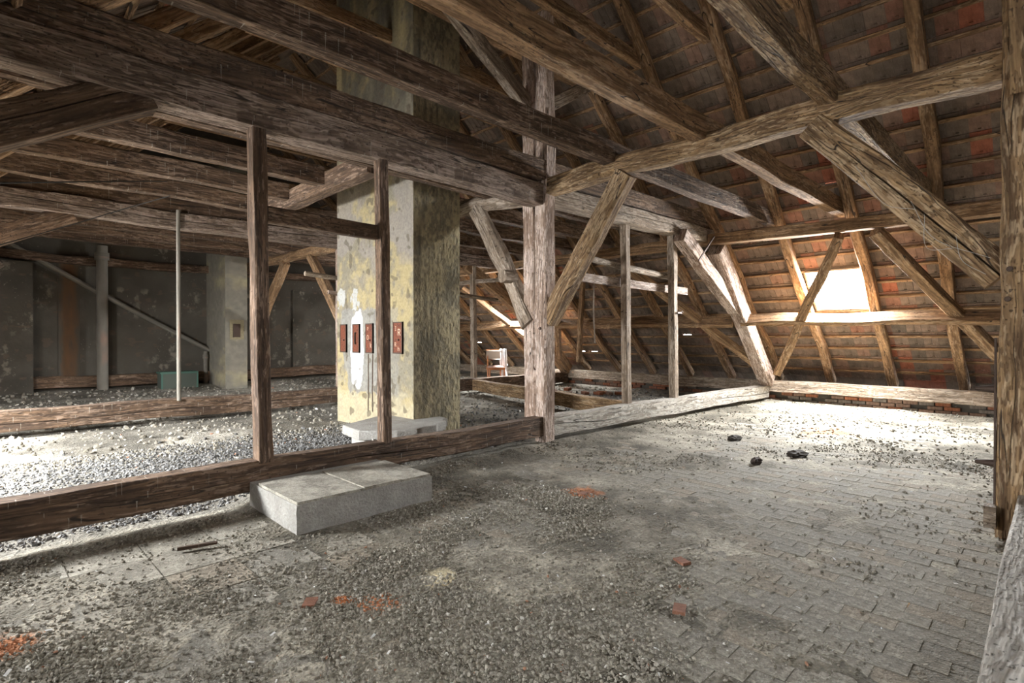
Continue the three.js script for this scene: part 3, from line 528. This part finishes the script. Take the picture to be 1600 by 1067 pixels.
// ================================================================ chimney and masonry
{
  const U0 = 4.58, U1 = 5.45, W0 = 6.6, W1 = 8.9, HT = 8.6;
  const doors = [[8.65, 0.21], [8.22, 0.22], [7.8, 0.22], [6.98, 0.25]];
  const face = texture(448, 1536, (x, y) => {
    const v = W1 - (W1 - W0) * x, h = HT * y, a = wn(v, h, 1.6, 811, 4), b = wn(v, h, 9, 812, 3), d = wn(v, h, 40, 813, 2), k = 0.8 + 0.4 * d;
    let c = mix3([0.3, 0.275, 0.21], [0.5, 0.42, 0.235], sstep(0.4, 0.62, a * 0.55 + b * 0.45));
    c = mix3(c, [0.36, 0.33, 0.3], sstep(0.5, 0.62, wn(v, h, 2.2, 815, 4) + 0.12 * sstep(2.7, 3.2, h)) * 0.85 * sstep(2.2, 2.9, h) * sstep(4.6, 3.6, h));
    c = mix3(c, [0.13, 0.12, 0.1], sstep(3.7, 5.2, h + (a - 0.5) * 2) * 0.75 * sstep(0.3, 0.6, wn(v * 3, h * 0.4, 1.2, 816, 3)));
    c = mix3(c, [0.58, 0.52, 0.36], sstep(0.75, 0.5, h + (b - 0.5) * 0.5) * 0.8);
    const cement = sstep(0.02, -0.02, Math.max(0.62 - h, h - 1.98, 7.0 - v, v - 8.78 + 0.25 * sstep(1.5, 0.7, h)) + (b - 0.5) * 0.16) * (v < 7.45 ? 0.55 : 1);
    c = mix3(c, mix3([0.26, 0.255, 0.235], [0.4, 0.4, 0.385], b), cement * 0.92);
    const wp = Math.pow(Math.pow(Math.abs(v - 8.22) / 0.19, 4) + Math.pow(Math.abs(h - 1.33) / 0.58, 4), 0.25) + (b - 0.5) * 0.35; c = mix3(c, [1.0, 1.02, 1.06], sstep(1.08, 1.0, wp));
    for (const [wv, wh, rr] of [[8.28, 2.12, 0.12], [8.78, 2.18, 0.13]]) c = mix3(c, [0.55, 0.56, 0.55], sstep(1.1, 0.95, Math.hypot((v - wv) / rr, (h - wh) / (rr * 1.2)) + (b - 0.5) * 1.6));
    for (const dv of [7.86, 7.73]) c = mix3(c, [0.07, 0.04, 0.025], sstep(0.022, 0.014, Math.abs(v - dv + (wn(h, dv, 3, 821, 2) - 0.5) * 0.03)) * sstep(0.3, 0.34, h) * sstep(1.26, 1.24, h));
    const pit = sstep(0.7, 0.76, wn(v, h, 7, 822, 2)); c = mix3(c, [0.15, 0.125, 0.09], pit * 0.7);
    return [c[0] * k * 0.72, c[1] * k * 0.7, c[2] * k * 0.66];
  }, true, false);
  const fb = texture(512, 512, (x, y) => fbm(x, y, 30, 60, 830, 4) * 0.6 + fbm(x, y, 8, 20, 831, 3) * 0.4, false);
  const front = new THREE.MeshStandardMaterial({ map: face, bumpMap: fb, bumpScale: 0.02, roughness: 0.95 });
  const [rm, rb] = pair(512, 1024, (x, y) => {
    const a = fbm(x, y, 4, 8, 841, 5), b = fbm(x, y, 26, 52, 842, 4), s = fbm(x, y, 8, 2, 843, 3);
    let c = mix3([0.2, 0.18, 0.125], [0.4, 0.345, 0.215], sstep(0.35, 0.65, a * 0.5 + b * 0.5)); c = mix3(c, [0.09, 0.08, 0.06], sstep(0.55, 0.75, s) * 0.6);
    return [c[0], c[1], c[2], b];
  });
  const sm = rm.clone(); sm.repeat.set(1, 3); sm.needsUpdate = true; const sb = rb.clone(); sb.repeat.set(1, 3); sb.needsUpdate = true;
  const side = new THREE.MeshStandardMaterial({ map: sm, bumpMap: sb, bumpScale: 0.03, roughness: 0.95 });
  const ch = thing('chimney', 'large yellow plastered chimney with rusty soot doors', 'chimney', V3((U0 + U1) / 2, -0.02, (W0 + W1) / 2));
  const g = new THREE.BoxGeometry(U1 - U0, HT, W1 - W0).translate(0, HT / 2, 0);
  const shaft = new THREE.Mesh(g, [side, front, side, side, side, side]); shaft.name = 'shaft'; shaft.castShadow = shaft.receiveShadow = true; ch.add(shaft);
  const rust = (seed, marks) => {
    const cv = document.createElement('canvas'); cv.width = 128; cv.height = 256; const c = cv.getContext('2d'), r = rng(seed);
    c.fillStyle = '#6d3a24'; c.fillRect(0, 0, 128, 256);
    for (let i = 0; i < 900; i++) { c.fillStyle = ['rgba(60,28,16,.35)', 'rgba(140,72,40,.35)', 'rgba(110,55,34,.4)'][i % 3]; const s = 2 + r() * 9; c.fillRect(r() * 128, r() * 256, s, s * (0.5 + r())); }
    c.strokeStyle = '#c9b49a'; c.fillStyle = '#c9b49a'; c.lineWidth = 3;
    for (const [t, x, y, s] of marks) { c.font = s + 'px sans-serif'; c.fillText(t, x, y); }
    const t = new THREE.CanvasTexture(cv); t.colorSpace = THREE.SRGBColorSpace; return new THREE.MeshStandardMaterial({ map: t, roughness: 0.7, metalness: 0.15 });
  };
  const marks = [[], [], [['P', 30, 60, 44], ['O', 20, 140, 56], ['k', 78, 210, 60]], [['I', 30, 70, 54], ['R', 62, 110, 76], ['R', 20, 200, 48], ['h', 64, 236, 48]]];
  doors.forEach(([v, w], i) => {
    const d = part(ch, 'soot_door', new THREE.BoxGeometry(0.025, 0.47, w), rust(31 + i, marks[i]), V3(U0 - 0.012 - (U0 + U1) / 2, 1.5 + (i === 3 ? 0.01 : 0), v - (W0 + W1) / 2));
    part(d, 'door_rim', mergeGeometries([[0, 0.23, 0, w], [0, -0.23, 0, w]].map(([, y, , ww]) => new THREE.BoxGeometry(0.034, 0.02, ww).translate(0, y, 0)).concat([-1, 1].map((s) => new THREE.BoxGeometry(0.034, 0.47, 0.016).translate(0, 0, s * (w / 2 - 0.008))))), M.iron);
    if (i === 1) part(d, 'handle', mergeGeometries([new THREE.BoxGeometry(0.02, 0.19, 0.014).translate(-0.03, 0, 0), new THREE.BoxGeometry(0.03, 0.016, 0.03).translate(-0.02, 0.09, 0), new THREE.BoxGeometry(0.03, 0.016, 0.03).translate(-0.02, -0.09, 0)]), M.iron);
    else part(d, 'knob', new THREE.CylinderGeometry(0.012, 0.012, 0.03, 8).rotateZ(Math.PI / 2).translate(-0.02, -0.03, 0.04), M.iron);
  });
}
{ // broken hearth slab at the chimney's foot
  const s = new THREE.Shape([[3.55, 6.3], [3.62, 6.85], [4.57, 7.35], [4.57, 6.58], [5.02, 6.56], [5.0, 6.38], [4.86, 6.3], [4.8, 6.16], [4.62, 6.1], [4.5, 5.98], [4.3, 5.98], [4.12, 5.88], [3.9, 5.98]].map(([u, v]) => new THREE.Vector2(u - 4.2, v - 6.4)));
  const g = new THREE.ExtrudeGeometry(s, { depth: 0.1, bevelEnabled: true, bevelThickness: 0.015, bevelSize: 0.02, bevelSegments: 2 }).rotateX(-Math.PI / 2);
  const t = thing('hearth_slab', 'broken grey concrete slab at the foot of the chimney', 'slab', V3(4.2, 0, 6.4));
  part(t, 'slab_top', boxUV(g.translate(0, 0.19, 0), 1), M.concrete);
  part(t, 'slab_support', box(-0.55, 0.05, 0, 0.2, -0.25, 0.3), M.concrete); part(t, 'slab_support', boxUV(new THREE.CylinderGeometry(0.05, 0.06, 0.2, 10).translate(0.68, 0.1, 0.02), 1), M.concrete);
}
{ // second chimney on the far wall
  const t = thing('chimney_breast', 'grey chimney breast with a small hatch on the far wall', 'chimney', V3(5.15, 0, 16.5));
  const [m, b] = pair(256, 512, (x, y) => { const a = fbm(x, y, 3, 6, 861, 4), s = fbm(x, y, 24, 24, 862, 3); const c = mix3([0.24, 0.22, 0.175], [0.4, 0.35, 0.22], sstep(0.45, 0.7, a)); return [...c.map((q) => q * (0.8 + 0.4 * s)), s]; });
  part(t, 'shaft', box(-0.28, 0.28, 0, 6.6, -0.8, 0.8, 2.6), new THREE.MeshStandardMaterial({ map: m, bumpMap: b, bumpScale: 0.012, roughness: 0.95 }));
  part(t, 'hatch_surround', box(-0.17, 0.19, 1.44, 1.97, -0.812, -0.79), new THREE.MeshStandardMaterial({ map: M.concrete.map, color: new THREE.Color().setRGB(0.85, 0.75, 0.5), roughness: 0.95 }));
  part(t, 'hatch', box(-0.09, 0.09, 1.5, 1.86, -0.83, -0.8), M.iron);
}
{ // concrete step under the floor beam
  const t = thing('concrete_step', 'grey concrete step block under the front floor beam', 'step', V3(2.38, 0, 4.53));
  part(t, 'step_body', boxUV(new THREE.BoxGeometry(1.26, 0.225, 0.96, 24, 4, 18).translate(0, 0.1125, 0), 1), M.concrete);
  const p = t.children[0].geometry.attributes.position; for (let i = 0; i < p.count; i++) { const n = (wn(p.getX(i) * 3 + p.getY(i) * 5, p.getZ(i) * 3, 3, 871, 3) - 0.5) * 0.014; p.setXYZ(i, p.getX(i) + n, p.getY(i) + (p.getY(i) > 0.2 ? n * 0.4 : 0), p.getZ(i) + n); } t.children[0].geometry.computeVertexNormals();
  for (const [x0, x1, d] of [[-0.62, -0.06, 0], [-0.05, 0.3, 0.006], [0.315, 0.62, 0]]) part(t, 'cover_tile', box(x0, x1, 0.222, 0.246 + d, -0.47, 0.3, 0.8), M.paverTones[d ? 2 : 0]);
}
// ---------------------------------------------------------------- far wall fittings
M.pipe = (() => { const [m, b] = pair(128, 512, (x, y) => { const a = fbm(x, y, 4, 10, 881, 4); const c = mix3([0.14, 0.125, 0.1], [0.26, 0.24, 0.2], a); return [...mix3(c, [0.36, 0.22, 0.16], sstep(0.6, 0.75, fbm(x, y, 2, 4, 882, 3)) * 0.6), a]; }); return new THREE.MeshStandardMaterial({ map: m, bumpMap: b, bumpScale: 0.004, roughness: 0.8 }); })();
{
  const t = thing('soil_pipe', 'thick grey vertical pipe with a collar before the far wall', 'pipe', V3(2.4, 0.05, 16.98));
  part(t, 'pipe_body', new THREE.CylinderGeometry(0.12, 0.12, 3.75, 20).translate(0, 1.87, 0), M.pipe); part(t, 'collar', new THREE.CylinderGeometry(0.155, 0.155, 0.18, 20).translate(0, 3.48, 0), M.pipe);
  const d = thing('drain_pipe', 'sloping drain pipe crossing the far wall with an upright elbow', 'pipe', V3(4.76, 0.05, 17.12));
  part(d, 'sloping_run', tube([[-4.3, 3.75, -0.02], [-2.2, 2.45, 0], [0.25, 1.0, 0]], 0.06, 30, 10), M.pipe);
  part(d, 'upright_run', new THREE.CylinderGeometry(0.055, 0.055, 1.1, 12).translate(0, 0.5, 0.1), M.pipe); part(d, 'collar', new THREE.CylinderGeometry(0.075, 0.075, 0.12, 12).translate(0, 0.9, 0.1), M.pipe);
}
{
  const t = thing('storage_box', 'low green-grey box standing by the far wall', 'box', V3(3.95, 0.1, 16.55)), bm = new THREE.MeshStandardMaterial({ color: new THREE.Color().setRGB(0.085, 0.1, 0.08), roughness: 0.75 }), fm = new THREE.MeshStandardMaterial({ color: new THREE.Color().setRGB(0.07, 0.15, 0.115), roughness: 0.7 });
  part(t, 'box_body', box(-0.42, 0.42, 0, 0.46, -0.2, 0.2), bm); part(t, 'lid', box(-0.44, 0.44, 0.44, 0.49, -0.22, 0.22), fm);
  for (const x of [-0.42, 0.4]) part(t, 'corner_strip', box(x, x + 0.04, 0, 0.45, -0.215, -0.19), fm);
}
tag(part(scene, 'iron_rod', new THREE.CylinderGeometry(0.03, 0.033, 3.25, 10).translate(0, 1.62, 0), M.pipe, V3(2.55, 0.42, 10.6)), 'thin upright rod from the second floor beam to the joists', 'rod');
// ---------------------------------------------------------------- poles, planks and hanging pieces
timber('round_pole', 'round pole passing behind the chimney on both sides', 'pole', [4.05, 2.58, 9.02], [8.55, 2.34, 9.02], 0.085, 0.085, M.grey, { round: true, wob: 0.01 });
timber('lath', 'thin lath behind the chimney, lower than the pole', 'lath', [4.5, 2.3, 9.08], [7.8, 1.9, 9.08], 0.04, 0.07, M.pale, { wob: 0.006, ch: 0.003 });
timber('nailed_plank', 'pale nailed plank hung behind the right studs', 'plank', [6.5, 2.43, 5.2], [10.05, 2.4, 5.15], 0.025, 0.14, M.plank, { wob: 0.004, ch: 0.002 });
timber('bark_pole', 'bark-covered round pole above the nailed plank', 'pole', [6.7, 2.74, 5.22], [9.35, 2.64, 5.16], 0.11, 0.11, M.grey, { round: true, wob: 0.02 });
timber('hanging_timber', 'loose timber hanging with a pointed end in front of the rail', 'timber', [11.2, 0.85, 8.75], [11.42, 3.2, 8.78], 0.12, 0.11, M.rafter, { up: [0, 0, 1], wob: 0.01 });
tag(part(scene, 'hanging_rope', tube([[7.6, 2.6, 5.6], [7.59, 2.0, 5.61], [7.62, 1.4, 5.6]].map(([u, h, v]) => [u * 1.0, h, v * 1.0]), 0.012, 16, 6), M.grey), 'thin rope hanging beside the loose hanging timber', 'rope');
tag(part(scene, 'slung_wire', tube([[-0.1, 2.95, 7.4], [0.9, 3.35, 8.3], [1.6, 3.6, 8.8], [2.0, 3.7, 8.9]], 0.009, 40, 5), M.wire), 'black wire slung under the left joists', 'wire');
tag(part(scene, 'slung_wire', tube([[0.2, 2.7, 10.2], [1.0, 3.1, 10.2], [1.8, 3.5, 10.0], [2.2, 3.66, 9.6]], 0.008, 40, 5), M.wire), 'thin pale wire hanging lower under the left joists', 'wire').name = 'slung_wire_001';
{ const g = thing('gate_latch', 'rusty latch on the rightmost thin stud', 'latch', V3(9.32, 1.95, 4.93)); part(g, 'latch_bar', new THREE.BoxGeometry(0.16, 0.03, 0.02), M.iron); part(g, 'latch_hook', new THREE.TorusGeometry(0.035, 0.008, 6, 12, 4).translate(0.1, 0, 0), M.iron); }
{ // old cobwebs sagging below the right brace
  const w = thing('cobweb', 'sagging pale cobweb strands below the heavy right brace', 'cobweb', V3(5.5, 2.0, 0.4)), wm = new THREE.MeshStandardMaterial({ color: new THREE.Color().setRGB(0.55, 0.54, 0.5), roughness: 1 });
  for (const [a, b, c] of [[[0, 1.0, 0.85], [0, 0.62, 0.62], [0, 0.55, 0.42]], [[0, 0.62, 0.45], [0, 0.3, 0.3], [0, 0.1, -0.05]], [[0, 0.5, 0.36], [0.02, 0.22, 0.34], [0, 0.2, 0.18]], [[0, 0.3, 0.16], [0, 0.1, 0.12], [0, -0.02, -0.02]]]) part(w, 'strand', tube([a, b, c], 0.0018, 16, 4), wm);
}
// ---------------------------------------------------------------- chair with cloth
{
  const c = thing('wooden_chair', 'upholstered wooden chair with a white cloth over its back', 'chair', V3(10.74, 0.2, 11.4)); c.rotation.y = -0.55;
  const wm = new THREE.MeshStandardMaterial({ color: new THREE.Color().setRGB(0.42, 0.17, 0.07), roughness: 0.5 }), pm = new THREE.MeshStandardMaterial({ color: new THREE.Color().setRGB(0.62, 0.42, 0.36), roughness: 0.95 }), fm = new THREE.MeshStandardMaterial({ color: new THREE.Color().setRGB(0.4, 0.33, 0.27), roughness: 0.95 });
  const leg = (x, z, h) => part(c, 'leg', new THREE.CylinderGeometry(0.025, 0.018, h, 8).translate(0, h / 2, 0), wm, new THREE.Vector3(x, 0, z));
  leg(-0.21, 0.2, 0.42); leg(0.21, 0.2, 0.42); leg(-0.19, -0.2, 0.42); leg(0.19, -0.2, 0.42);
  part(c, 'seat_frame', new THREE.BoxGeometry(0.47, 0.07, 0.45).translate(0, 0.4, 0), wm);
  const sg = new THREE.SphereGeometry(0.5, 20, 10).scale(0.48, 0.1, 0.46); part(c, 'seat', sg.translate(0, 0.44, 0), pm);
  for (const x of [-0.19, 0.19]) { const b = part(c, 'back_post', new THREE.BoxGeometry(0.035, 0.52, 0.04).translate(0, 0.24, 0), wm, new THREE.Vector3(x, 0.4, -0.2)); b.rotation.x = -0.12; }
  const bk = part(c, 'backrest', new THREE.CylinderGeometry(0.7, 0.7, 0.24, 16, 1, false, Math.PI - 0.34, 0.68).translate(0, 0, 0.66), fm, new THREE.Vector3(0, 0.79, -0.21)); bk.material.side = THREE.DoubleSide;
  part(c, 'back_rail', new THREE.BoxGeometry(0.46, 0.03, 0.03), wm, new THREE.Vector3(0, 0.92, -0.25));
  const cl = new THREE.PlaneGeometry(0.2, 0.95, 14, 26), p = cl.attributes.position;
  for (let i = 0; i < p.count; i++) { const x = p.getX(i), y = p.getY(i); p.setXYZ(i, x * (1 + 0.2 * (0.5 - y)) + 0.05 * (0.4 - y) * (0.4 - y), y, 0.025 * Math.sin(x * 60 + y * 3) + 0.02 * Math.sin(y * 9)); } cl.computeVertexNormals();
  const t = thing('draped_cloth', 'white cloth hanging over the side of the wooden chair', 'cloth', V3(10.74, 0.2, 11.4)); t.rotation.y = -0.55;
  part(t, 'cloth_fold', cl, new THREE.MeshStandardMaterial({ color: new THREE.Color().setRGB(0.72, 0.74, 0.76), roughness: 0.95, side: THREE.DoubleSide }), new THREE.Vector3(0.27, 0.49, -0.19));
  part(t, 'cloth_fold', cl.clone().scale(1, 0.5, 1), t.children[0].material, new THREE.Vector3(0.27, 0.71, -0.28));
  // low boards that the chair stands on
  for (let k = 0; k < 4; k++) timber('loose_board', `${['nearest', 'second', 'third', 'farthest'][k]} of four boards under the wooden chair`, 'board', [9.5, 0.17, 11.2 + k * 0.24], [12.6, 0.17, 11.2 + k * 0.24], 0.22, 0.05, M.pale, { wob: 0.006, ch: 0.003 });
  timber('bearer', 'small bearer under the chair boards, left one', 'bearer', [9.9, 0.1, 11.05], [9.9, 0.1, 12.05], 0.1, 0.1, M.grey, {}); timber('bearer', 'small bearer under the chair boards, right one', 'bearer', [12.2, 0.1, 11.05], [12.2, 0.1, 12.05], 0.1, 0.1, M.grey, {});
}
{ // loose bricks and debris
  const r = rng(1717), g = boxUV(new THREE.BoxGeometry(0.24, 0.07, 0.12), 0.5);
  const spots = [[10.1, 9.7, 0], [10.45, 9.5, 0], [10.3, 9.2, 0], [10.75, 9.1, 0], [10.9, 8.8, 0], [11.15, 8.5, 0], [11.3, 8.2, 0], [11.6, 8.3, 0], [10.6, 9.3, 0.075], [11.0, 8.95, 0.075], [11.5, 8.0, 0], [11.8, 7.9, 0], [10.0, 9.9, 0], [11.0, 9.4, 0]];
  spots.forEach(([u, v, y], i) => {
    const m = part(scene, numbered('loose_brick'), g, M.brick[Math.floor(r() * 3)], V3(u, Math.max(dirtH(u, v), 0) + 0.04 + y, v)); m.rotation.y = r() * 3;
    tag(m, `${ord[spots.filter(([a, b]) => a - b < u - v).length]} loose red brick from the left in the rubble behind the main post`, 'brick', 'loose bricks behind the main post');
  });
  const bits = [[7.4, 2.3, 0.16, 0.1, 'dark dead bird or clump of litter in the middle of the bright floor', [0.05, 0.04, 0.03], 'dark_clump', 'litter'], [7.9, 3.3, 0.12, 0.08, 'dark clump of litter farther left on the bright floor', [0.06, 0.05, 0.04], 'dark_clump', 'litter'], [6.6, 2.5, 0.1, 0.05, 'small dark clump nearest on the paved floor', [0.08, 0.06, 0.05], 'dark_clump', 'litter']];
  for (const [u, v, a, b, label, c, n, cat] of bits) { const q = new THREE.IcosahedronGeometry(1, 2), p = q.attributes.position; for (let i = 0; i < p.count; i++) { const k = 0.7 + 0.7 * hash2(Math.round(p.getX(i) * 40), Math.round(p.getY(i) * 40 + p.getZ(i) * 900), 5); p.setXYZ(i, p.getX(i) * a * k, p.getY(i) * 0.04 * k, p.getZ(i) * b * k); } q.computeVertexNormals(); tag(part(scene, numbered(n), q, new THREE.MeshStandardMaterial({ color: new THREE.Color().setRGB(...c), roughness: 1 }), V3(u, dirtH(u, v) + 0.02, v)), label, cat); }
  const tb = boxUV(new THREE.BoxGeometry(0.2, 0.018, 0.11), 0.4);
  for (const [u, v, a, label] of [[2.75, 1.45, 0.4, 'red tile fragment lying flat in the right foreground grit'], [3.35, 1.75, 1.2, 'red tile fragment beside the smooth grey paving'], [4.1, 3.15, 0.2, 'orange tile fragment on the paving before the main post'], [1.35, 2.95, 0.9, 'small tile fragment near the orange brick dust']]) { const m = part(scene, numbered('tile_fragment'), tb, M.brick[1], V3(u, Math.max(dirtH(u, v), 0.004) + 0.006, v)); m.rotation.y = a; m.scale.set(0.5, 1, 0.6); tag(m, label, 'tile fragment'); }
  timber('wood_splinter', 'dark wood splinter on the floor left of the step', 'splinter', [1.02, 0.03, 4.3], [1.25, 0.035, 4.22], 0.03, 0.02, M.beam, { step: 0.04, wob: 0.01, ch: 0.003 });
}
scene.traverse((o) => { if (o.isMesh) { o.castShadow = true; o.receiveShadow = true; } });
renderer.render(scene, camera);
